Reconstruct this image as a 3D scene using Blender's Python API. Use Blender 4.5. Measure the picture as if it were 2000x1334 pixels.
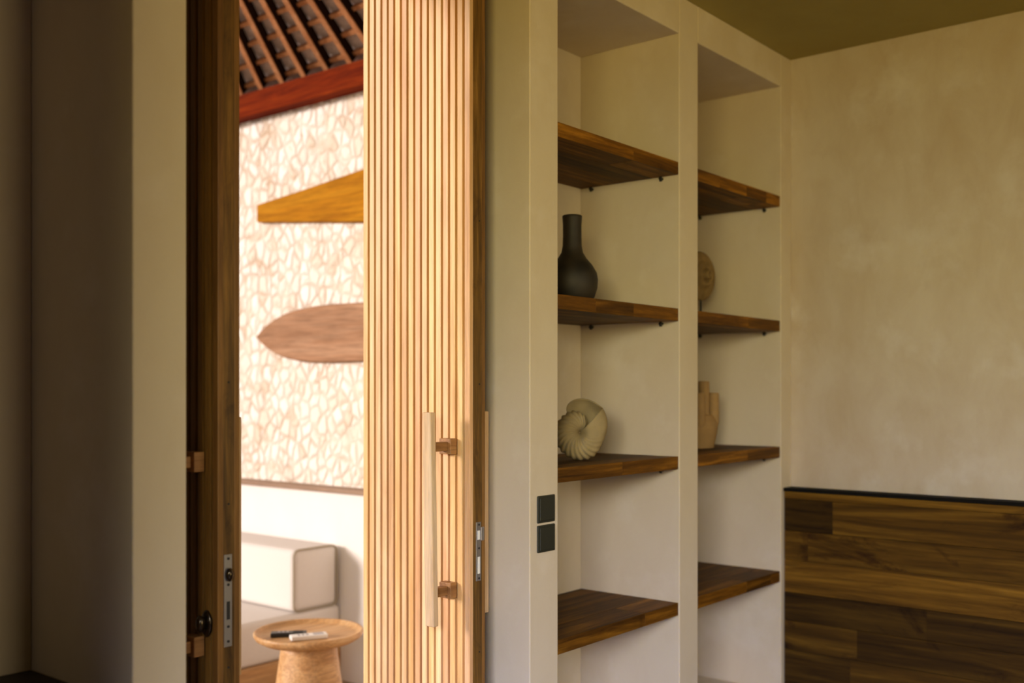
import bpy, bmesh, math, random
from mathutils import Vector, Matrix
random.seed(7)
C = bpy.context.scene
for o in list(bpy.data.objects): bpy.data.objects.remove(o)

# ------------------------------------------------------------ camera
EYE = 1.6
cd = bpy.data.cameras.new('camera'); cam = bpy.data.objects.new('camera', cd)
C.collection.objects.link(cam); C.camera = cam
cd.sensor_width = 36; cd.lens = 36 * 2030 / 2000; cd.shift_y = 0.048
cd.clip_start = .05
cam.location = (0, 0, EYE)
cam.rotation_euler = (math.radians(90), 0, math.radians(39.2 - 90))
cd.dof.use_dof = True; cd.dof.focus_distance = 3.05; cd.dof.aperture_fstop = 1.8

# ------------------------------------------------------------ sky, sun, daylight, added fill lamps
w = bpy.data.worlds.new('sky'); C.world = w; w.use_nodes = True
bg = w.node_tree.nodes['Background']
bg.inputs['Color'].default_value = (1.0, .88, .74, 1); bg.inputs['Strength'].default_value = .55
sd = bpy.data.lights.new('sun', 'SUN'); sun = bpy.data.objects.new('sun', sd); C.collection.objects.link(sun)
sd.energy = 4.1; sd.color = (1, .88, .82); sd.angle = math.radians(14)
sun.rotation_euler = Vector((1, -.57, -.29)).to_track_quat('-Z', 'Y').to_euler()
def area(name, loc, direc, sx, sy, e, col):
    d = bpy.data.lights.new(name, 'AREA'); d.shape = 'RECTANGLE'; d.size = sx; d.size_y = sy
    d.energy = e; d.color = col
    o = bpy.data.objects.new(name, d); C.collection.objects.link(o); o.location = loc
    o.rotation_euler = Vector(direc).to_track_quat('-Z', 'Y').to_euler(); return o
# daylight through the wide opening in the west wall, left of and behind the camera, plus added tinted fill lamps
def tinted_lamp(name, loc, direc, spread, rgb, sy=1.6):
    e = max(rgb); o = area(name, loc, direc, 1.9, sy, e * 1.14, tuple(c / e for c in rgb)); o.data.spread = math.radians(spread)
tinted_lamp('window_daylight', (-2.02, -.75, 2.25), (.94, .34, -.52), 100, (73, 51, 6), .9)        # daylight, yellow tint fitted to the wall tones
tinted_lamp('west_cool_fill', (-2.02, -.75, 2.30), (.94, .34, -.90), 100, (12, 43, 66), .8)       # added cool fill, tint fitted to the wall tones
tinted_lamp('west_blue_fill', (-2.02, -.75, 2.05), (.94, .34, -1.1), 90, (2, 7, 108))           # added blue fill that tints the lower walls
tinted_lamp('south_fill', (2.3, -2.78, 1.9), (0, 1, -.5), 100, (12, 11, 9))  # added fill for the pier and shelf fronts
tinted_lamp('south_yellow_fill', (2.3, -2.78, 1.4), (0, 1, .7), 120, (16, 11, 2))                # added yellow fill aimed upward

v = C.view_settings
v.view_transform = 'Standard'; v.look = 'None'; v.gamma = 1; v.exposure = 0; v.use_curve_mapping = False

# ------------------------------------------------------------ helpers
WL = {}   # world location of every object built here
def reg(o, loc, parent):
    if parent is not None:
        o.parent = parent; o.location = Vector(loc) - WL[parent.name]
    else: o.location = loc
    WL[o.name] = Vector(loc); return o
def tag(o, label=None, cat=None, group=None, kind=None):
    if label: o['label'] = label
    if cat: o['category'] = cat
    if group: o['group'] = group
    if kind: o['kind'] = kind
    return o
def empty(name, loc, parent=None):
    o = bpy.data.objects.new(name, None); C.collection.objects.link(o); o.empty_display_size = .05
    return reg(o, loc, parent)

class MB:
    def __init__(s):
        s.bm = bmesh.new(); s.col = s.bm.verts.layers.float_color.new('tone')
    def _t(s, vs, tone):
        tone = tone if isinstance(tone, tuple) else (tone,) * 3
        for q in vs: q[s.col] = (*tone, 1)
    def box(s, x0, x1, y0, y1, z0, z1, tone=1.0, bev=0):
        r = bmesh.ops.create_cube(s.bm, size=1)
        vs = r['verts']
        for q in vs:
            q.co = Vector((x0 + (q.co.x + .5) * (x1 - x0), y0 + (q.co.y + .5) * (y1 - y0), z0 + (q.co.z + .5) * (z1 - z0)))
        s._t(vs, tone)
        if bev:
            es = list({e for q in vs for e in q.link_edges})
            bmesh.ops.bevel(s.bm, geom=es, offset=bev, segments=2, profile=.6, affect='EDGES')
        return s
    def lathe(s, prof, c=(0, 0, 0), n=48, axis='Z', sx=1, sy=1, tone=1.0, cap=True):
        rings = []
        for r, h in prof:
            ring = []
            for i in range(n):
                a = 2 * math.pi * i / n; p, q = r * math.cos(a) * sx, r * math.sin(a) * sy
                co = {'Z': (p, q, h), 'X': (h, p, q), 'Y': (q, h, p)}[axis]
                ring.append(s.bm.verts.new(Vector(co) + Vector(c)))
            rings.append(ring)
        for a, b in zip(rings, rings[1:]):
            for i in range(n):
                s.bm.faces.new((a[i], a[(i + 1) % n], b[(i + 1) % n], b[i]))
        if cap:
            s.bm.faces.new(rings[0][::-1]); s.bm.faces.new(rings[-1])
        s._t([q for r in rings for q in r], tone); return s
    def cyl(s, p0, p1, r, r1=None, n=20, tone=1.0):
        p0, p1 = Vector(p0), Vector(p1); d = p1 - p0; r1 = r if r1 is None else r1
        m = d.to_track_quat('Z', 'Y').to_matrix()
        A = []; B = []
        for i in range(n):
            a = 2 * math.pi * i / n; u = m @ Vector((math.cos(a), math.sin(a), 0))
            A.append(s.bm.verts.new(p0 + u * r)); B.append(s.bm.verts.new(p1 + u * r1))
        for i in range(n): s.bm.faces.new((A[i], A[(i + 1) % n], B[(i + 1) % n], B[i]))
        s.bm.faces.new(A[::-1]); s.bm.faces.new(B); s._t(A + B, tone); return s
    def prism(s, pts, d, tone=1.0):          # pts: 3D polygon, d: extrusion vector
        A = [s.bm.verts.new(Vector(p)) for p in pts]; B = [s.bm.verts.new(Vector(p) + Vector(d)) for p in pts]
        n = len(A); s.bm.faces.new(A); s.bm.faces.new(B[::-1])
        for i in range(n): s.bm.faces.new((A[i], B[i], B[(i + 1) % n], A[(i + 1) % n]))
        s._t(A + B, tone); return s
    def build(s, name, mat, parent=None, origin=None, smooth=False, bevel=0, seg=2):
        if origin is None:
            if parent is not None: origin = tuple(WL[parent.name])
            else:
                cs = [q.co for q in s.bm.verts]
                origin = ((min(c.x for c in cs) + max(c.x for c in cs)) / 2, (min(c.y for c in cs) + max(c.y for c in cs)) / 2, min(c.z for c in cs))
        bmesh.ops.recalc_face_normals(s.bm, faces=s.bm.faces)
        bmesh.ops.translate(s.bm, verts=s.bm.verts, vec=-Vector(origin))
        me = bpy.data.meshes.new(name); s.bm.to_mesh(me); s.bm.free()
        me.materials.append(mat)
        o = bpy.data.objects.new(name, me); C.collection.objects.link(o); reg(o, origin, parent)
        if smooth:
            for p in me.polygons: p.use_smooth = True
        if bevel:
            b = o.modifiers.new('bevel', 'BEVEL'); b.width = bevel; b.segments = seg; b.limit_method = 'ANGLE'; b.angle_limit = math.radians(40)
            b.harden_normals = False
        return o

# ------------------------------------------------------------ materials
def newmat(name):
    m = bpy.data.materials.new(name); m.use_nodes = True
    nt = m.node_tree; return m, nt, nt.nodes['Principled BSDF']
def N(nt, t, **kw):
    n = nt.nodes.new(t)
    for k, val in kw.items():
        if k.startswith('_'): setattr(n, k[1:], val)
        else: n.inputs[k.replace('0', ' ')].default_value = val
    return n
def ramp(nt, src, stops):
    r = nt.nodes.new('ShaderNodeValToRGB'); e = r.color_ramp.elements
    while len(e) < len(stops): e.new(.5)
    for q, (p, c) in zip(e, stops):
        q.position = p; q.color = (*c, 1) if len(c) == 3 else c
    nt.links.new(src, r.inputs['Fac']); return r
def g(x): return (x, x, x)
def mixc(nt, a, b, fac, mode='MIX'):
    m = nt.nodes.new('ShaderNodeMix'); m.data_type = 'RGBA'; m.blend_type = mode
    for val, i in ((fac, 0), (a, 6), (b, 7)):
        if hasattr(val, 'node') or hasattr(val, 'is_linked'): nt.links.new(val, m.inputs[i])
        elif i == 0: m.inputs[0].default_value = val
        else: m.inputs[i].default_value = (*val, 1)
    return m.outputs[2]
def plaster(name, base, stain, amount=.5, pale=None, scale=1.0, bump=.12, rough=.8):
    m, nt, b = newmat(name); L = nt.links.new
    geo = nt.nodes.new('ShaderNodeNewGeometry')
    mp = N(nt, 'ShaderNodeMapping'); mp.inputs['Scale'].default_value = (1, 1, .55); L(geo.outputs['Position'], mp.inputs[0])
    n1 = N(nt, 'ShaderNodeTexNoise', Scale=2.1 * scale, Detail=6.0, Roughness=.62); L(mp.outputs[0], n1.inputs['Vector'])
    n2 = N(nt, 'ShaderNodeTexNoise', Scale=7.5 * scale, Detail=8.0, Roughness=.65, Distortion=.6); L(mp.outputs[0], n2.inputs['Vector'])
    n3 = N(nt, 'ShaderNodeTexNoise', Scale=90.0, Detail=4.0); L(geo.outputs['Position'], n3.inputs['Vector'])
    r1 = ramp(nt, n1.outputs['Fac'], [(.38, g(0)), (.66, g(1))]); r2 = ramp(nt, n2.outputs['Fac'], [(.42, g(0)), (.72, g(1))])
    f = mixc(nt, r1.outputs[0], r2.outputs[0], .45)
    sc = N(nt, 'ShaderNodeMath', _operation='MULTIPLY'); L(f, sc.inputs[0]); sc.inputs[1].default_value = amount
    col = mixc(nt, base, stain, sc.outputs[0])
    if pale:
        n4 = N(nt, 'ShaderNodeTexNoise', Scale=4.3 * scale, Detail=7.0, Roughness=.6); L(geo.outputs['Position'], n4.inputs['Vector'])
        r4 = ramp(nt, n4.outputs['Fac'], [(.54, g(0)), (.72, g(.6))]); col = mixc(nt, col, pale, r4.outputs[0])
    L(col, b.inputs['Base Color']); b.inputs['Roughness'].default_value = rough
    b.inputs['Specular IOR Level'].default_value = .25
    bm_ = N(nt, 'ShaderNodeBump', Strength=bump, Distance=.01)
    h = mixc(nt, n2.outputs['Fac'], n3.outputs['Fac'], .35); L(h, bm_.inputs['Height']); L(bm_.outputs[0], b.inputs['Normal'])
    return m
def wood(name, dark, mid, light, axis='Z', scale=1.0, rough=.5, grain=1.0, knots=0.0, bump=.15, spec=.4):
    """procedural wood, grain runs along axis; 'tone' vertex attribute carries each board's own colour value"""
    m, nt, b = newmat(name); L = nt.links.new
    tc = nt.nodes.new('ShaderNodeNewGeometry'); at = N(nt, 'ShaderNodeAttribute', _attribute_name='tone')
    mp = N(nt, 'ShaderNodeMapping'); s = {'X': (.06, 1, 1), 'Y': (1, .06, 1), 'Z': (1, 1, .06)}[axis]
    mp.inputs['Scale'].default_value = s
    off = N(nt, 'ShaderNodeVectorMath', _operation='SCALE'); off.inputs['Scale'].default_value = 17.0; L(at.outputs['Color'], off.inputs[0])
    ad = N(nt, 'ShaderNodeVectorMath', _operation='ADD'); L(tc.outputs['Position'], ad.inputs[0]); L(off.outputs[0], ad.inputs[1]); L(ad.outputs[0], mp.inputs[0])
    n1 = N(nt, 'ShaderNodeTexNoise', Scale=22.0 * scale, Detail=9.0, Roughness=.65, Distortion=.9); L(mp.outputs[0], n1.inputs['Vector'])
    n2 = N(nt, 'ShaderNodeTexNoise', Scale=140.0 * scale, Detail=5.0, Roughness=.7); L(mp.outputs[0], n2.inputs['Vector'])
    n3 = N(nt, 'ShaderNodeTexNoise', Scale=5.0 * scale, Detail=3.0); L(mp.outputs[0], n3.inputs['Vector'])
    r1 = ramp(nt, n1.outputs['Fac'], [(.30, dark), (.5, mid), (.70, light)])
    r2 = ramp(nt, n2.outputs['Fac'], [(.35, g(1 - .32 * grain)), (.6, g(1))])
    c = mixc(nt, r1.outputs[0], r2.outputs[0], 1.0, 'MULTIPLY')
    r3 = ramp(nt, n3.outputs['Fac'], [(.35, g(.78)), (.65, g(1.0))]); c = mixc(nt, c, r3.outputs[0], .8, 'MULTIPLY')
    if knots:
        mk = N(nt, 'ShaderNodeMapping'); mk.inputs['Scale'].default_value = {'X': (.45, 1, 1), 'Y': (1, .45, 1), 'Z': (1, 1, .45)}[axis]
        L(ad.outputs[0], mk.inputs[0])
        nk = N(nt, 'ShaderNodeTexNoise', Scale=7.0 * scale, Detail=6.0, Roughness=.7, Distortion=1.2); L(mk.outputs[0], nk.inputs['Vector'])
        rk = ramp(nt, nk.outputs['Fac'], [(.55, g(1)), (.66, (.38, .30, .24))]); c = mixc(nt, c, rk.outputs[0], knots, 'MULTIPLY')
    c = mixc(nt, c, at.outputs['Color'], 1.0, 'MULTIPLY')
    L(c, b.inputs['Base Color']); b.inputs['Roughness'].default_value = rough; b.inputs['Specular IOR Level'].default_value = spec
    bp = N(nt, 'ShaderNodeBump', Strength=bump, Distance=.004); L(n2.outputs['Fac'], bp.inputs['Height']); L(bp.outputs[0], b.inputs['Normal'])
    return m
def plain(name, col, rough=.5, metal=0.0, spec=.5, noise=.0, nscale=30.0):
    m, nt, b = newmat(name); L = nt.links.new
    geo = nt.nodes.new('ShaderNodeNewGeometry')
    n = N(nt, 'ShaderNodeTexNoise', Scale=nscale, Detail=5.0); L(geo.outputs['Position'], n.inputs['Vector'])
    r = ramp(nt, n.outputs['Fac'], [(.3, g(1 - noise)), (.7, g(1))])
    L(mixc(nt, col, r.outputs[0], 1.0, 'MULTIPLY'), b.inputs['Base Color'])
    b.inputs['Roughness'].default_value = rough; b.inputs['Metallic'].default_value = metal; b.inputs['Specular IOR Level'].default_value = spec
    return m

M_PL = plaster('plaster_interior', (.64, .55, .42), (.54, .43, .29), .5, pale=(.70, .62, .52))
M_DIM = plaster('plaster_brown', (.05, .035, .02), (.035, .025, .015), .5)  # unseen walls made near-black to cut bounced light
M_PLE = plaster('plaster_feature', (.60, .52, .42), (.42, .30, .17), .75, pale=(.70, .65, .60), scale=.8)
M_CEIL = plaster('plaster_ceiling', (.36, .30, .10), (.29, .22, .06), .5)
M_PLX = plaster('plaster_terrace', (.84, .79, .75), (.78, .71, .66), .5)
M_FLOOR = wood('floor_boards', (.06, .03, .01), (.12, .06, .018), (.17, .09, .03), 'X', .6, .45)
M_TERR = wood('terrace_boards', (.34, .22, .13), (.48, .33, .21), (.58, .42, .28), 'X', .6, .6)
M_SHELF = wood('shelf_wood', (.045, .016, .001), (.13, .050, .003), (.32, .135, .010), 'X', 1.1, .6, spec=.2, knots=.5)
M_SLAT = wood('slat_wood', (.66, .36, .15), (.82, .53, .28), (.92, .68, .42), 'Z', .8, .5, .55)
M_DOOR = wood('door_stile_wood', (.07, .030, .004), (.18, .085, .013), (.34, .17, .035), 'Z', 1.3, .48, 1.1, knots=.6)
M_DOORI = wood('door_core_wood', (.20, .09, .02), (.34, .17, .05), (.44, .24, .08), 'Z', 1.3, .6)
M_HANDLE = wood('handle_wood', (.68, .43, .22), (.82, .56, .33), (.88, .66, .43), 'Z', 1.0, .45, .6)
M_BRACK = wood('bracket_wood', (.24, .10, .03), (.38, .18, .06), (.48, .25, .09), 'X', 1.0, .45)
M_HEAD = wood('headboard_planks', (.022, .009, .001), (.092, .042, .004), (.19, .095, .010), 'Y', .6, .7, .9, knots=1.0, spec=.12)
M_CAP = plain('dark_cap', (.006, .005, .004), .7, spec=.1, noise=.3)
M_STEEL = plain('brushed_steel', (.42, .40, .42), .38, .85)
M_HOLE = plain('dark_recess', (.02, .018, .016), .8)
M_BLACK = plain('black_metal', (.018, .017, .015), .4, .3)
M_BRONZE = plain('dark_bronze', (.06, .045, .03), .22, .9)
M_SWITCH = plain('switch_plate', (.020, .021, .014), .55)
M_COUNTER = plain('dark_counter', (.02, .012, .008), .6)
M_BEAM = wood('beam_wood', (.08, .006, .0005), (.19, .020, .001), (.30, .045, .003), 'Y', .7, .8, spec=.06)
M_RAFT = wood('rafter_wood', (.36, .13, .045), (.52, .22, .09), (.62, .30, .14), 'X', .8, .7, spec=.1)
M_RAFTSHADE = plain('rafter_shade', (.018, .008, .004), .9, spec=.03)  # shade on the rafter sides put into the colour
M_TILE = wood('roof_underlay', (.60, .46, .38), (.74, .58, .50), (.82, .66, .58), 'X', .8, .8, spec=.1)
M_TABLE = wood('table_wood', (.50, .24, .08), (.70, .40, .17), (.82, .53, .27), 'X', .7, .5)
M_LEDGE = wood('ledge_wood', (.26, .15, .09), (.38, .24, .15), (.5, .32, .22), 'Y', .7, .6)
M_SURF1 = wood('surfboard_amber', (.34, .12, .004), (.50, .20, .006), (.58, .26, .012), 'Y', .6, .75, spec=.08)
M_SURF2 = wood('surfboard_rose', (.32, .15, .07), (.46, .25, .14), (.55, .33, .20), 'Y', .6, .7, spec=.1)
M_FAB = plain('sofa_fabric', (.78, .73, .69), .95, spec=.1, noise=.06, nscale=160.0)
M_PIPE = plain('sofa_piping', (.40, .34, .24), .9, spec=.1)
M_CLAYB = plain('clay_black', (.030, .020, .010), .6, noise=.8, nscale=12.0)
M_SHELL = plain('shell_stoneware', (.36, .27, .13), .75, spec=.2, noise=.25, nscale=18.0)
M_CERAM = plain('ceramic_sand', (.36, .22, .09), .85, spec=.15, noise=.12)
M_FOSSIL = plain('fossil_stone', (.28, .18, .07), .8, spec=.2, noise=.35, nscale=25.0)
M_WHITE = plain('white_plastic', (.85, .83, .80), .4)
M_KEY = plain('key_metal', (.55, .42, .34), .3, .9)

def stone_mat():
    m, nt, b = newmat('stacked_stone'); L = nt.links.new
    geo = nt.nodes.new('ShaderNodeNewGeometry')
    nz = N(nt, 'ShaderNodeTexNoise', Scale=9.0, Detail=3.0); L(geo.outputs['Position'], nz.inputs['Vector'])
    sc = N(nt, 'ShaderNodeVectorMath', _operation='SCALE'); sc.inputs['Scale'].default_value = .055; L(nz.outputs['Color'], sc.inputs[0])
    ad = N(nt, 'ShaderNodeVectorMath', _operation='ADD'); L(geo.outputs['Position'], ad.inputs[0]); L(sc.outputs[0], ad.inputs[1])
    mp = N(nt, 'ShaderNodeMapping'); mp.inputs['Scale'].default_value = (1, 1, .78); L(ad.outputs[0], mp.inputs[0])
    vo = N(nt, 'ShaderNodeTexVoronoi', Scale=14.5, _feature='DISTANCE_TO_EDGE'); L(mp.outputs[0], vo.inputs['Vector'])
    vc = N(nt, 'ShaderNodeTexVoronoi', Scale=14.5); L(mp.outputs[0], vc.inputs['Vector'])
    tone = ramp(nt, vc.outputs['Color'], [(.15, (.72, .60, .48)), (.35, (.84, .76, .66)), (.7, (.90, .85, .79)), (.95, (.76, .66, .56))])
    n2 = N(nt, 'ShaderNodeTexNoise', Scale=7.0, Detail=5.0); L(geo.outputs['Position'], n2.inputs['Vector'])
    jr = ramp(nt, n2.outputs['Fac'], [(.42, (.72, .62, .50)), (.62, (.50, .33, .20))])
    jf = ramp(nt, vo.outputs['Distance'], [(.0, g(.7)), (.18, g(0))])
    c = mixc(nt, tone.outputs[0], jr.outputs[0], jf.outputs[0])
    n5 = N(nt, 'ShaderNodeTexNoise', Scale=15.0, Detail=4.0, Roughness=.6); L(mp.outputs[0], n5.inputs['Vector'])
    sp = ramp(nt, n5.outputs['Fac'], [(.62, g(0)), (.70, g(.6))]); c = mixc(nt, c, (.62, .42, .27), sp.outputs[0]); L(c, b.inputs['Base Color']); b.inputs['Roughness'].default_value = .9
    b.inputs['Specular IOR Level'].default_value = .1
    h = ramp(nt, vo.outputs['Distance'], [(0, g(0)), (.25, g(1))])
    bp = N(nt, 'ShaderNodeBump', Strength=.5, Distance=.03); L(h.outputs[0], bp.inputs['Height']); L(bp.outputs[0], b.inputs['Normal'])
    return m
M_STONE = stone_mat()

# ------------------------------------------------------------ setting: bedroom shell
H = 3.10; XE = 4.456; YN = 2.0; YB = 2.457; YO = 2.62; ZT = 2.956
def struct(o): o['kind'] = 'structure'; return o
m = MB()
m.box(-2.0, 1.19, 2.44, YO, 0, H)                      # back of the left niche
m.box(1.19, 1.32, YN, YO, 0, H)                        # pier left of the doorway
m.box(-2.0, 1.19, YN, 2.44, 2.56, H)  # unseen niche head, set low to block bounce from the ceiling
m.box(1.32, 1.44, 2.50, YO, 0, H)                      # jamb returns
m.box(2.44, 2.54, 2.50, YO, 0, H)
m.box(2.54, 2.687, YN, YO, 0, H)                       # pier right of the doorway
m.box(2.687, 3.458, YB, YO, 0, H)
m.box(3.458, 3.60, YN, YO, 0, H)
m.box(3.60, 4.35, YB, YO, 0, H)
m.box(4.35, XE, YN, YO, 0, H)
m.box(2.687, 3.458, YN, YB, ZT, H); m.box(3.60, 4.35, YN, YB, ZT, H)     # niche heads
m.box(2.687, 3.458, YN, YB, 0, .26); m.box(3.60, 4.35, YN, YB, 0, .26)   # niche plinths
m.box(1.44, 2.44, 2.50, YO, 3.04, H)
struct(m.build('wall_north', M_PL, origin=(0, 2, 0), bevel=.004, seg=3))
struct(MB().box(XE, XE + .15, -2.6, YO, 0, H).build('wall_east', M_PLE))
m = MB(); m.box(-1.85, 1.25, -2.75, -2.6, 0, H).box(3.35, XE + .15, -2.75, -2.6, 0, H).box(1.25, 3.35, -2.75, -2.6, 2.75, H).box(1.25, 3.35, -2.75, -2.6, 0, .4)
struct(m.build('wall_south', M_DIM))
m = MB()
for x in (1.25, 2.27, 3.29): m.box(x, x + .06, -2.72, -2.66, .4, 2.75)
m.box(1.25, 3.35, -2.72, -2.66, 2.69, 2.75).box(1.25, 3.35, -2.72, -2.66, .4, .46)
struct(m.build('added_window', M_CAP, bevel=.004))  # unseen window, added for the south fill lamps
m = MB(); m.box(-2.0, -1.85, -2.75, -1.75, 0, H).box(-2.0, -1.85, .25, 2.0, 0, H).box(-2.0, -1.85, -1.75, .25, 2.72, H).box(-2.0, -1.85, -1.75, .25, 0, .15)
m.box(-1.85, .57, 1.30, 1.995, 0, H)                    # unseen return wall, added to shade the left niche
struct(m.build('wall_west', M_DIM))
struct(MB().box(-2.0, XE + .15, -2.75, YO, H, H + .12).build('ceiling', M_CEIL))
struct(MB().box(-2.0, XE + .15, -2.75, YO, -.1, 0).build('floor', M_FLOOR))
m = MB()
for y in (-1.75, -.78, .19): m.box(-1.95, -1.89, y, y + .06, .15, 2.72)
m.box(-1.95, -1.89, -1.75, .25, 2.66, 2.72).box(-1.95, -1.89, -1.75, .25, .15, .21)
struct(m.build('window_1', M_CAP, bevel=.004))

# terrace: floor, plaster base, stone wall, roof
struct(MB().box(-1.5, 4.3, YO, 8.0, -.1, 0).build('floor_terrace', M_TERR))
struct(MB().box(3.86, 4.3, YO, 7.5, 0, 1.035).build('wall_terrace_base', M_PLX))
struct(MB().box(3.95, 4.3, YO, 7.5, 1.035, 3.50).build('wall_terrace', M_STONE))
struct(MB().box(3.83, 3.95, YO, 7.5, 1.035, 1.058).build('trim_1', M_LEDGE, bevel=.003))
tag(MB().box(3.86, 3.99, YO + .01, 7.4, 3.262, 3.40).build('wall_beam', M_BEAM, bevel=.004),
    'reddish brown timber beam along the top of the stone wall', 'beam')

RX, RZ, RT = 3.85, 3.42, .8                            # roof plane z = RZ + (RX-x)*RT
def rp(x, y, d=0): return Vector((x, y, RZ + (RX - x) * RT)) + Vector((-RT, 0, -1)).normalized() * (-d)
# roof covering, seen from below
m = MB(); m.prism([rp(4.15, YO + .01, .077), rp(4.15, 7.4, .077), rp(2.0, 7.4, .077), rp(2.0, YO + .01, .077)], Vector((RT, 0, 1)).normalized() * .05)
roof = m.build('ceiling_terrace', M_TILE); struct(roof)
# fan of rafters, apex to the left-front
AP = 4.06
for i in range(13):
    y0 = 3.52 + .196 * i
    k = (y0 - AP) * .46
    if y0 < AP: k *= .6
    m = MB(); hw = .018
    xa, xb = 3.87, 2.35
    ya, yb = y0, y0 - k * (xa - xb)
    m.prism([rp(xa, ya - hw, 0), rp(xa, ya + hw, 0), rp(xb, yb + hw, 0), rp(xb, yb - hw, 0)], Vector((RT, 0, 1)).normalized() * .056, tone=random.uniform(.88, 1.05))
    o = m.build('rafter', M_RAFTSHADE)
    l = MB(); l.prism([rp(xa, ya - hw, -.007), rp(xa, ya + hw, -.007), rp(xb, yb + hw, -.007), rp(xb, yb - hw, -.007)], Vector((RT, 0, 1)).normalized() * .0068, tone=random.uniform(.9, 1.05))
    l.build('lit_edge', M_RAFT, o)  # pale strip standing in for light on the rafter's lower edge
    tag(o, 'sloping rafter with shaded sides and lit underside painted in, in the fanned row above the stone wall', 'rafter', 'rafters fanned under the terrace roof')
nb = 0
for j in range(18):                                     # tile battens across the rafters
    x = 3.86 - .092 * j
    m = MB(); m.prism([rp(x, YO + .03, .036), rp(x, 7.3, .036), rp(x - .018, 7.3, .036), rp(x - .018, YO + .03, .036)], Vector((RT, 0, 1)).normalized() * .03, tone=random.uniform(.9, 1.05))
    o = m.build('roof_batten', M_RAFT)
    tag(o, 'thin wooden batten crossing above the rafters under the terrace roof', 'batten', 'battens under the terrace roof')

# ------------------------------------------------------------ double doors
def handle(parent, xd, sx, y, z0=.895, z1=1.535, off=.09, lean=0):
    """pull bar standing off a door face at x = xd; sx = -1/+1 outward direction"""
    h = MB(); xo = xd + sx * off
    h.box(min(xo, xo + sx * .022), max(xo, xo + sx * .022), y - .018, y + .018, z0, z1)
    for q in h.bm.verts:
        if q.co.z < 1.2: q.co.y -= lean
    ho = h.build('handle', M_HANDLE, parent, bevel=.003)
    for z in (.99 if sx < 0 else 1.0, 1.43):
        b = MB(); bk = min(.030, off * .4); xs = sorted((xd + sx * .001, xd + sx * bk)); b.box(xs[0], xs[1], y - .024, y + .024, z - .024, z + .024)
        xs = sorted((xd + sx * bk, xo)); b.box(xs[0], xs[1], y - .012, y + .012, z - .014, z + .014)
        b.build('handle_bracket', M_BRACK, ho, bevel=.002)
    return ho
def door(name, x0, x1, yf, yh, faces):
    """leaf swung square into the room: x0..x1 thickness, free edge at yf, hinge edge at yh"""
    r = empty(name, ((x0 + x1) / 2, yh, 0)); r['kind'] = 'structure'
    core = MB(); core.box(x0 + .014, x1 - .014, yf + .0, yh, .01, 3.03, tone=1.0)
    core.build('door_stile', M_DOOR, r, bevel=.002)
    for (xf, sx) in faces:
        m = MB(); n = 16; p = (yh - yf) / n; rr = random.Random(3)
        for i in range(n):
            a = yf + i * p; wd = p * .71
            xs = sorted((xf, xf - sx * .016))
            m.box(xs[0], xs[1], a, a + wd, .012, 3.028, tone=rr.choice(((.86, .78, .70), (.98, .88, .84), (1, 1, .92), (1.04, 1.02, 1.0), (1.0, .94, .74), (.95, .84, .80), (1, .97, .95))), bev=.0022)
        m.build('slat_panel', M_SLAT if sx < 0 and name == 'door_2' else M_SLATDARK, r)
    return r
M_SLATDARK = wood('slat_wood_dark', (.12, .055, .010), (.22, .11, .025), (.32, .17, .045), 'Z', 1.0, .45, .8)  # darker slats, on every face except the outer one of door_2
YF, YH = 2.09, 2.57
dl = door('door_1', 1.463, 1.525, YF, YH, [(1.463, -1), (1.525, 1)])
dr = door('door_2', 2.360, 2.432, YF, YH, [(2.360, -1), (2.432, 1)])
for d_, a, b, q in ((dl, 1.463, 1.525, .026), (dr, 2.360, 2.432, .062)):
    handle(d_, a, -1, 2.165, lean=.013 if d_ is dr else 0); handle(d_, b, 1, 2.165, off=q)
# left door: mortise lock face plate with latch and bolt, thumb turn, cylinder with key
z0, z1 = .990, 1.210; xc = 1.491
p = MB().box(xc - .011, xc + .011, YF - .002, YF + .002, z0, z1).build('lock_plate', M_STEEL, dl, bevel=.0008)
s = MB(); s.lathe([(.001, 0), (.0085, .002), (.0095, .007), (.006, .012), (.001, .0135)], (xc, YF - .0015, 1.162), 20, 'Y', 1.75, 1)
for q in s.bm.verts: q.co.y = 2 * (YF - .0015) - q.co.y
s.build('latch', M_BRONZE, p, smooth=True)
MB().box(xc - .0045, xc + .0045, YF - .0028, YF - .0016, 1.055, 1.098).build('bolt_slot', M_HOLE, p)
for z in (1.200, 1.138, 1.038, 1.003):
    MB().cyl((xc, YF - .0034, z), (xc, YF - .0018, z), .0034, n=14).build('screw', M_HOLE, p)
for z in (.94, 1.33, 1.62):
    MB().cyl((xc + .002, YF - .0012, z), (xc + .002, YF + .002, z), .0026, n=12).build('peg', M_HOLE, dl)
t = MB(); t.lathe([(.001, 0), (.024, 0), (.024, .004), (.020, .007), (.001, .0075)], (1.4635, 2.132, 1.044), 28, 'X', .8, 1.35)
for q in t.bm.verts: q.co.x = 2 * 1.4635 - q.co.x
tt = t.build('lock_rosette', M_BRONZE, dl, smooth=True)
t = MB(); t.lathe([(.001, 0), (.009, .001), (.013, .010), (.014, .017), (.008, .022), (.001, .023)], (1.457, 2.132, 1.046), 20, 'X', .8, 1.5)
for q in t.bm.verts: q.co.x = 2 * 1.457 - q.co.x
t.build('thumb_turn', M_BRONZE, tt, smooth=True)
cy = MB().cyl((1.5245, 2.132, 1.050), (1.536, 2.132, 1.050), .014, .012).build('key_cylinder', M_KEY, dl, smooth=False, bevel=.002)
k = MB(); k.box(1.5355, 1.552, 2.1305, 2.1335, 1.040, 1.058); k.box(1.540, 1.551, 2.1300, 2.1340, .985, 1.036)
k.build('key', M_KEY, cy, bevel=.001)
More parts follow.
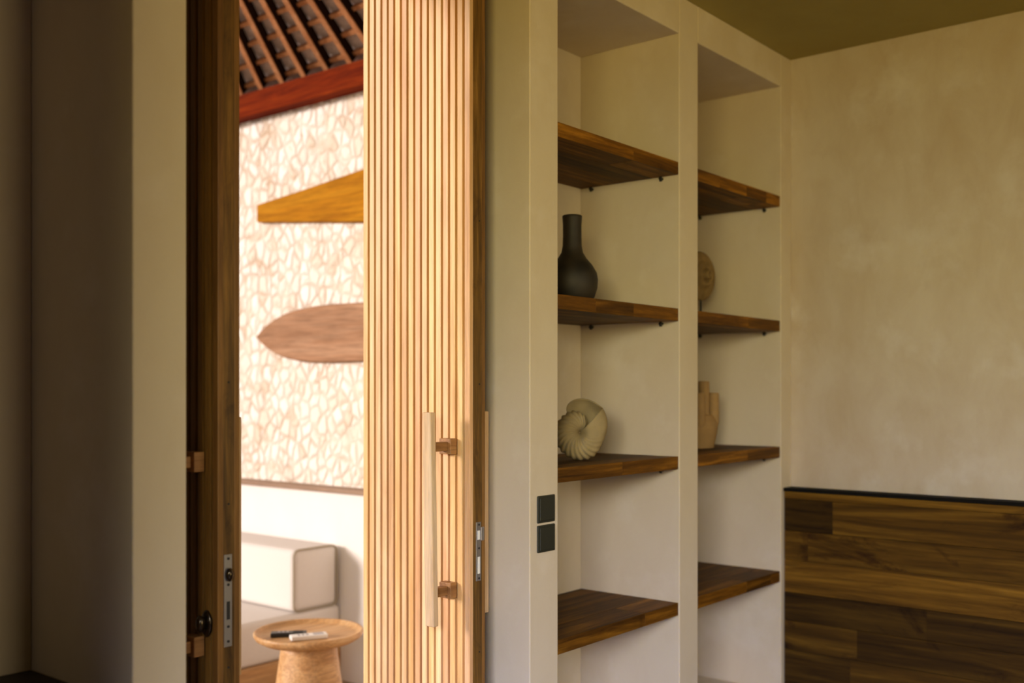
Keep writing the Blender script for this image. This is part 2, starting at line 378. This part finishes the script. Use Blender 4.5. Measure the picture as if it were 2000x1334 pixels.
# right door: strike plate on the edge
xs = 2.400
p = MB().box(xs - .012, xs + .010, YF - .002, YF + .002, 1.018, 1.198).build('strike_plate', M_STEEL, dr, bevel=.0008)
MB().box(xs + .009, xs + .024, YF - .004, YF + .001, 1.140, 1.182).build('strike_lip', M_STEEL, p, bevel=.002)
MB().box(xs - .007, xs + .005, YF - .0028, YF - .0016, 1.144, 1.172).build('latch_hole', M_WHITE, p, bevel=.003)
MB().box(xs - .006, xs + .005, YF - .0028, YF - .0016, 1.040, 1.092).build('bolt_hole', M_WHITE, p, bevel=.003)
for z in (1.190, 1.118, 1.026):
    MB().cyl((xs, YF - .0034, z), (xs, YF - .0018, z), .0034, n=14).build('screw', M_HOLE, p)
for z in (1.62, 2.12, .80):
    MB().cyl((xs + .004, YF - .0012, z), (xs + .004, YF + .002, z), .0026, n=12).build('peg', M_HOLE, dr)

# ------------------------------------------------------------ shelves
bays = [((2.687, 3.458), 'left bay of the plaster shelving'), ((3.60, 4.35), 'right bay of the plaster shelving')]
desc = {(0, 0): 'empty dark wooden shelf below the nautilus shell, lowest of the bay nearer the door',
        (0, 1): 'dark wooden shelf that carries the ribbed nautilus shell',
        (0, 2): 'dark wooden shelf that carries the black bottle vase',
        (0, 3): 'empty dark wooden shelf above the black bottle vase, topmost of the bay nearer the door',
        (1, 0): 'empty dark wooden shelf beside the plank headboard, lowest of the bay in the corner',
        (1, 1): 'dark wooden shelf that carries the sand coloured tube vase',
        (1, 2): 'dark wooden shelf that carries the fossil disc on its stand',
        (1, 3): 'empty dark wooden shelf above the fossil disc, topmost of the bay in the corner'}
SZ = (.795, 1.350, 1.912, 2.468)
for bi, ((xa, xb), nm) in enumerate(bays):
    for si, zt in enumerate(SZ):
        r = random.Random(10 * bi + si + 2)
        root = empty('wooden_shelf', ((xa + xb) / 2, YN + .23, zt - .05))
        tag(root, desc[(bi, si)], 'shelf', 'wooden shelves in the plaster niches')
        m = MB(); th = .048; y = YN + .004; k = 0
        while y < YB - .004:
            wd = min(r.uniform(.085, .13), YB - .002 - y)
            if YB - (y + wd) < .04: wd = YB - .002 - y
            x = xa + .002
            while x < xb - .003:                        # staves butt-jointed along their length
                ln = min(r.uniform(.18, .55) if k == 0 else 9, xb - .002 - x)
                if xb - (x + ln) < .06: ln = xb - .002 - x
                m.box(x, x + ln, y, y + wd, zt - th, zt, tone=r.uniform(.7, 1.25) * (1.25 if k == 0 else .85)); x += ln
            y += wd; k += 1
        m.build('board', M_SHELF, root, bevel=.0015)
        for px, sx in ((xa, 1), (xb, -1)):
            for py in (YN + .075, YN + .40):
                c = MB(); zc = zt - th - .008
                c.cyl((px + sx * .0005, py, zc), (px + sx * .020, py, zc), .0055, n=12)
                c.cyl((px + sx * .013, py, zc - .010), (px + sx * .013, py, zt - th - .0003), .0055, n=12)
                c.build('support_pin', M_BLACK, root)

# dark counter in the left niche
tag(MB().box(-1.8, 1.186, 2.02, 2.436, .90, .94).build('counter_top', M_COUNTER, bevel=.003), 'dark counter top in the shadowed niche left of the doorway', 'counter')

# ------------------------------------------------------------ light switches
for (za, zb, lab) in ((1.183, 1.269, 'upper black square light switch on the pier beside the shelves'),
                      (1.090, 1.176, 'lower black square light switch on the pier beside the shelves')):
    root = MB().box(2.574, 2.664, YN - .006, YN - .0003, za, zb).build('light_switch', M_SWITCH, bevel=.003)
    tag(root, lab, 'light switch', 'black light switches')
    MB().box(2.581, 2.657, YN - .010, YN - .0055, za + .007, zb - .007).build('rocker', M_SWITCH, root, bevel=.002)

# ------------------------------------------------------------ headboard on the east wall
hb = empty('headboard', (XE - .04, .3, .0)); tag(hb, 'low headboard of mixed dark reclaimed wooden planks under a black cap', 'headboard')
XH = 4.376; m = MB(); r = random.Random(21)
rows = [(1.118, 1.150, [(9, 1.6)]), (.975, 1.118, [(.222, .50), (9, 1.25)]), (.845, .975, [(.11, 1.3), (.9, 1.0), (9, 1.15)]), (.700, .845, [(9, 1.75)]),
        (.575, .700, [(.62, .48), (9, .55)]), (.445, .575, [(.33, .8), (.8, .62), (9, .9)]), (.30, .445, [(.30, .55), (.9, .9), (9, .6)]), (.16, .30, [(.5, .9), (9, .7)]), (.0, .16, [(9, .8)])]
for za, zb, segs in rows:
    y = 1.996; used = 0
    for ln, tone in segs:
        ln = min(ln, y + 1.6)
        if ln <= .01: break
        m.box(XH + r.uniform(0, .0025), XE - .001, y - ln, y, za + .0007, zb - .0007, tone=tone); y -= ln
m.build('plank_panel', M_HEAD, hb, bevel=.001)
MB().box(XH - .006, XE - .001, -1.6, 1.998, 1.150, 1.166).build('cap', M_CAP, hb, bevel=.002)

# ------------------------------------------------------------ black bottle vase
VX, VY, VZ = 3.02, 2.185, 1.912
root = empty('bottle_vase', (VX, VY, VZ)); tag(root, 'black clay bottle vase with long neck on the wooden shelf', 'vase')
prof = [(.058, 0), (.066, .002), (.080, .022), (.0905, .055), (.0925, .085), (.088, .110), (.072, .137), (.052, .160), (.039, .182), (.0345, .205), (.0335, .24),
        (.0335, .28), (.0350, .305), (.0355, .312), (.033, .315), (.029, .312), (.027, .29), (.026, .22), (.002, .20)]
MB().lathe(prof, (VX, VY, VZ), 64).build('vase_body', M_CLAYB, root, smooth=True)

# ------------------------------------------------------------ nautilus shell sculpture
def nautilus(loc):
    root = empty('nautilus_shell', loc); tag(root, 'ribbed cream nautilus shell sculpture standing on its own wooden shelf', 'shell')
    bm = bmesh.new(); NS, NC = 300, 48
    A = math.radians(39.2)
    U = Vector((math.sin(A), -math.cos(A), 0)); Wd = Vector((-math.cos(A), -math.sin(A), 0)); Z = Vector((0, 0, 1))
    O = Vector(loc) + U * -.004 + Z * .100
    rings = []
    for i in range(NS + 1):
        s = i / NS; ring = []
        for j in range(NC):
            ps = 2 * math.pi * j / NC; wn = math.sin(ps); rn = math.cos(ps)      # wn: near flank, rn: outward
            back = max(0, -wn)
            # whorl runs from the top left counter-clockwise: left, bottom, right, up to the flared lip
            ang = 40 + 368 * s; g1 = min(1, (ang - 40) / 80)
            phi = math.radians(ang + 74 * (back ** .75) * max(0, (s - .6) / .4) ** 1.5)
            R = .012 + .068 * math.sin(g1 * math.pi / 2) ** .8 + .016 * max(0, min(1, (ang - 120) / 150)) - .012 * max(0, min(1, (ang - 300) / 50)) + .037 * max(0, (s - .78) / .22) ** 1.3
            R += .016 * back * max(0, (s - .75) / .25)
            inner = .002
            c = (R + inner) / 2; a = (R - inner) / 2
            wid = (.040 + .014 * s) * (.3 + .7 * g1)
            rr = c + a * (abs(rn) ** .9) * (1 if rn > 0 else -1)
            ww = wid * (abs(wn) ** .75) * (1 if wn > 0 else -1)
            q = rr / R
            sw = q ** 1.3
            rib = math.sin((phi - .75 * sw) * 24)
            fade = max(0, min(1, (q - .10) * 2.5)) * max(0, min(1, (.84 - s) * 6))
            amp = .0052 * (rib * .5 + .5) ** .8 * fade
            ww += amp * (1 if wn > 0 else -1) * abs(wn) ** .5; rr += amp * max(0, rn)
            ww *= 1 - .38 * math.exp(-(q / .16) ** 2)
            co = O + U * (rr * math.cos(phi)) + Z * (rr * math.sin(phi)) + Wd * ww
            co.z = max(co.z, loc[2] + .0015)
            ring.append(bm.verts.new(co))
        rings.append(ring)
    for a, b in zip(rings, rings[1:]):
        for j in range(NC): bm.faces.new((a[j], a[(j + 1) % NC], b[(j + 1) % NC], b[j]))
    bm.faces.new(rings[0])
    bmesh.ops.recalc_face_normals(bm, faces=bm.faces); bmesh.ops.translate(bm, verts=bm.verts, vec=-Vector(loc))
    me = bpy.data.meshes.new('shell_body'); bm.to_mesh(me); bm.free(); me.materials.append(M_SHELL)
    for p_ in me.polygons: p_.use_smooth = True
    o = bpy.data.objects.new('shell_body', me); C.collection.objects.link(o); reg(o, loc, root)
    sm = o.modifiers.new('solid', 'SOLIDIFY'); sm.thickness = .004; sm.offset = -1
nautilus((3.045, 2.165, 1.350))

# ------------------------------------------------------------ fossil disc on a stand
def fossil(loc):
    root = empty('fossil_disc', loc); tag(root, 'round ammonite fossil disc on a thin black stand in the corner shelving', 'sculpture')
    bm = bmesh.new(); R = .108; NR, NA = 46, 120; O = Vector(loc) + Vector((0, 0, .192))
    A = math.radians(-5); ex = Vector((math.cos(A), math.sin(A), 0)); ey = Vector((math.sin(A), -math.cos(A), 0)); ez = Vector((0, 0, 1))
    for sgn in (1, -1):
        cen = None; prev = None
        for i in range(NR + 1):
            rn = i / NR; ring = []
            for j in range(NA):
                a = 2 * math.pi * j / NA
                h = .020 * math.sqrt(max(0, 1 - rn ** 2.6))
                if sgn > 0 and rn < .62 and rn > 0.01:
                    ph = math.log(rn + .03) * 5.2 + a
                    h += (.018 * math.cos(ph) + .018) * max(0, 1 - rn / .62) ** .6
                elif sgn > 0 and rn <= .01: h += .034
                ring.append(bm.verts.new(O + ex * (R * rn * math.cos(a)) + ez * (R * rn * math.sin(a)) + ey * (h * sgn)) if i else None)
                if not i:
                    if j == 0: cen = bm.verts.new(O + ey * (h * sgn))
            if i == 1:
                for j in range(NA): bm.faces.new((cen, ring[j], ring[(j + 1) % NA]))
            elif i > 1:
                for j in range(NA): bm.faces.new((prev[j], prev[(j + 1) % NA], ring[(j + 1) % NA], ring[j]))
            prev = ring
    bmesh.ops.remove_doubles(bm, verts=bm.verts, dist=1e-5)
    bmesh.ops.recalc_face_normals(bm, faces=bm.faces); bmesh.ops.translate(bm, verts=bm.verts, vec=-Vector(loc))
    me = bpy.data.meshes.new('disc'); bm.to_mesh(me); bm.free(); me.materials.append(M_FOSSIL)
    for p_ in me.polygons: p_.use_smooth = True
    o = bpy.data.objects.new('disc', me); C.collection.objects.link(o); reg(o, loc, root)
    x, y, z = loc
    st = MB(); st.cyl((x, y, z + .010), (x, y, z + .088), .0045, n=14); st.build('stand_rod', M_BLACK, root)
    MB().box(x - .045, x + .045, y - .03, y + .03, z + .0003, z + .012).build('stand_base', M_BLACK, root, bevel=.002)
fossil((4.075, 2.25, 1.912))

# ------------------------------------------------------------ sand coloured tube vase
def tube_vase(loc):
    x, y, z = loc; m = MB()
    u = Vector((1, 0, 0))
    m.lathe([(.001, 0.0005), (.073, .0005), (.076, .02), (.090, .06), (.096, .088), (.088, .115), (.066, .142), (.03, .152), (.001, .154)], (x, y, z), 56, 'Z', 1, .62)
    for k, (dx, top) in enumerate(((0, .292), (.062, .242), (-.062, .242))):
        m.lathe([(.004, .085), (.018, .092), (.024, .11), (.024, top - .006), (.021, top), (.0155, top - .003), (.0145, top - .05), (.001, top - .052)], (x + dx, y - (.024 if k else .010), z), 32)
    o = m.build('tube_vase', M_CERAM, smooth=True)
    r = o.modifiers.new('fuse', 'REMESH'); r.mode = 'VOXEL'; r.voxel_size = .0022; r.use_smooth_shade = True
    s = o.modifiers.new('soften', 'SMOOTH'); s.iterations = 6; s.factor = .5
    tag(o, 'matte sand coloured vase with upright tube openings on its own shelf', 'vase')
tube_vase((4.020, 2.215, 1.3505))

# ------------------------------------------------------------ terrace furniture
TX, TY = 3.01, 3.62
root = empty('pedestal_table', (TX, TY, 0)); tag(root, 'round light wooden pedestal side table with rimmed tray top', 'side table')
MB().lathe([(.001, .478), (.10, .476), (.150, .480), (.205, .492), (.232, .508), (.241, .522), (.241, .532), (.236, .537), (.229, .534), (.222, .522), (.20, .517), (.001, .517)], (TX, TY, 0), 80).build('tray_top', M_TABLE, root, smooth=True)
MB().lathe([(.001, 0), (.20, 0), (.205, .015), (.19, .08), (.165, .20), (.145, .30), (.131, .40), (.124, .45), (.124, .482), (.001, .482)], (TX, TY, 0), 64).build('pedestal', M_TABLE, root, smooth=True)
def remote(name, cx, cy, ang, L_, W_, mat, lab, btn):
    root = empty(name, (cx, cy, .517)); root.rotation_euler = (0, 0, ang); tag(root, lab, 'remote control')
    m = MB(); m.box(-L_ / 2, L_ / 2, -W_ / 2, W_ / 2, .001, .020, bev=.005)
    me = m.build('remote_body', mat, None, origin=(0, 0, 0)); me.parent = root
    b = MB()
    for i in range(3):
        for j in range(2): b.box(-L_ * .30 + i * .018, -L_ * .30 + i * .018 + .010, -.011 + j * .014, -.003 + j * .014, .0195, .0212)
    q = b.build('buttons', btn, None, origin=(0, 0, 0)); q.parent = root
    b = MB(); b.box(L_ * .12, L_ * .40, -W_ * .32, W_ * .32, .0195, .0208)
    q = b.build('display', M_HOLE if mat is not M_WHITE else M_STEEL, None, origin=(0, 0, 0)); q.parent = root
remote('remote_control', 2.93, 3.66, math.radians(-42), .155, .050, M_BLACK, 'black remote control lying on the round table', M_STEEL)
remote('remote_control', 2.955, 3.555, math.radians(-28), .160, .056, M_WHITE, 'white remote control lying on the round table', M_STEEL)

def pillow_box(x0, x1, y0, y1, z0, z1, name, parent, bev, puff=.0):
    m = MB(); m.box(x0, x1, y0, y1, z0, z1)
    return m.build(name, M_FAB, parent, bevel=bev, seg=5, smooth=True)
SY = 4.37
root = empty('sofa', (3.3, 5.9, 0)); tag(root, 'pale built-in sofa with boxy back cushion below the stone wall', 'sofa')
MB().box(2.62, 3.858, SY, 7.4, 0, .19).build('platform', M_TABLE, root, bevel=.004)
pillow_box(2.60, 3.856, SY - .005, 7.38, .191, .42, 'seat_cushion', root, .03)
c = pillow_box(3.53, 3.835, SY, 6.3, .421, .755, 'back_cushion', root, .035)
# piping round the end face of the back cushion
pts = []
x0, x1, z0, z1, rr = 3.534, 3.831, .425, .751, .035
for (cx, cz, a0) in ((x1 - rr, z1 - rr, 0), (x0 + rr, z1 - rr, 90), (x0 + rr, z0 + rr, 180), (x1 - rr, z0 + rr, 270)):
    for k in range(7):
        a = math.radians(a0 + 15 * k); pts.append(Vector((cx + rr * math.cos(a), SY + .004, cz + rr * math.sin(a))))
m = MB(); rings = []
for i, pnt in enumerate(pts):
    d = (pts[(i + 1) % len(pts)] - pts[i - 1]).normalized(); nn = d.cross(Vector((0, 1, 0)))
    rings.append([m.bm.verts.new(pnt + (nn * math.cos(t) + Vector((0, 1, 0)) * math.sin(t)) * .005) for t in (k * math.pi / 4 for k in range(8))])
for i in range(len(rings)):
    a, b = rings[i], rings[(i + 1) % len(rings)]
    for k in range(8): m.bm.faces.new((a[k], a[(k + 1) % 8], b[(k + 1) % 8], b[k]))
m.build('piping', M_PIPE, c, smooth=True)

# wooden surfboards on the stone wall
def board(name, hw, cz, mat, lab, thick=.032):
    m = MB(); pts = []
    top = [(y, h) for y, h in hw]; 
    loop = [(y, cz + h) for y, h in top] + [(y, cz - h) for y, h in reversed(top) if h > .002]
    X0 = 3.945
    A = []
    for (x, inset) in ((X0, .012), (X0 - thick * .5, 0), (X0 - thick, .010)):
        ring = []
        ym = sum(p[0] for p in loop) / len(loop)
        for y, z in loop:
            d = Vector((0, y - ym, (z - cz) * 4)); d.normalize()
            ring.append(m.bm.verts.new((x, y - d.y * inset, z - d.z * inset)))
        A.append(ring)
    n = len(loop)
    for a, b in zip(A, A[1:]):
        for i in range(n): m.bm.faces.new((a[i], a[(i + 1) % n], b[(i + 1) % n], b[i]))
    m.bm.faces.new(A[0]); m.bm.faces.new(A[-1]); m._t(m.bm.verts, 1.0)
    o = m.build(name, mat); return tag(o, lab, 'surfboard')
low = [(5.208, .001), (5.17, .030), (5.11, .068), (5.034, .104), (4.94, .131), (4.82, .151), (4.68, .162), (4.527, .166), (4.239, .163), (3.95, .150), (3.70, .128), (3.50, .098), (3.38, .060)]
up = [(5.200, .050), (5.19, .054), (4.95, .078), (4.705, .102), (4.47, .126), (4.239, .149), (4.05, .160), (3.85, .160), (3.65, .140), (3.50, .110), (3.42, .070)]
board('surfboard', low, 1.925, M_SURF2, 'reddish wooden surfboard with a pointed nose, lower on the stone wall')
board('surfboard', up, 2.676, M_SURF1, 'amber wooden surfboard with a blunt tapered end, higher on the stone wall')
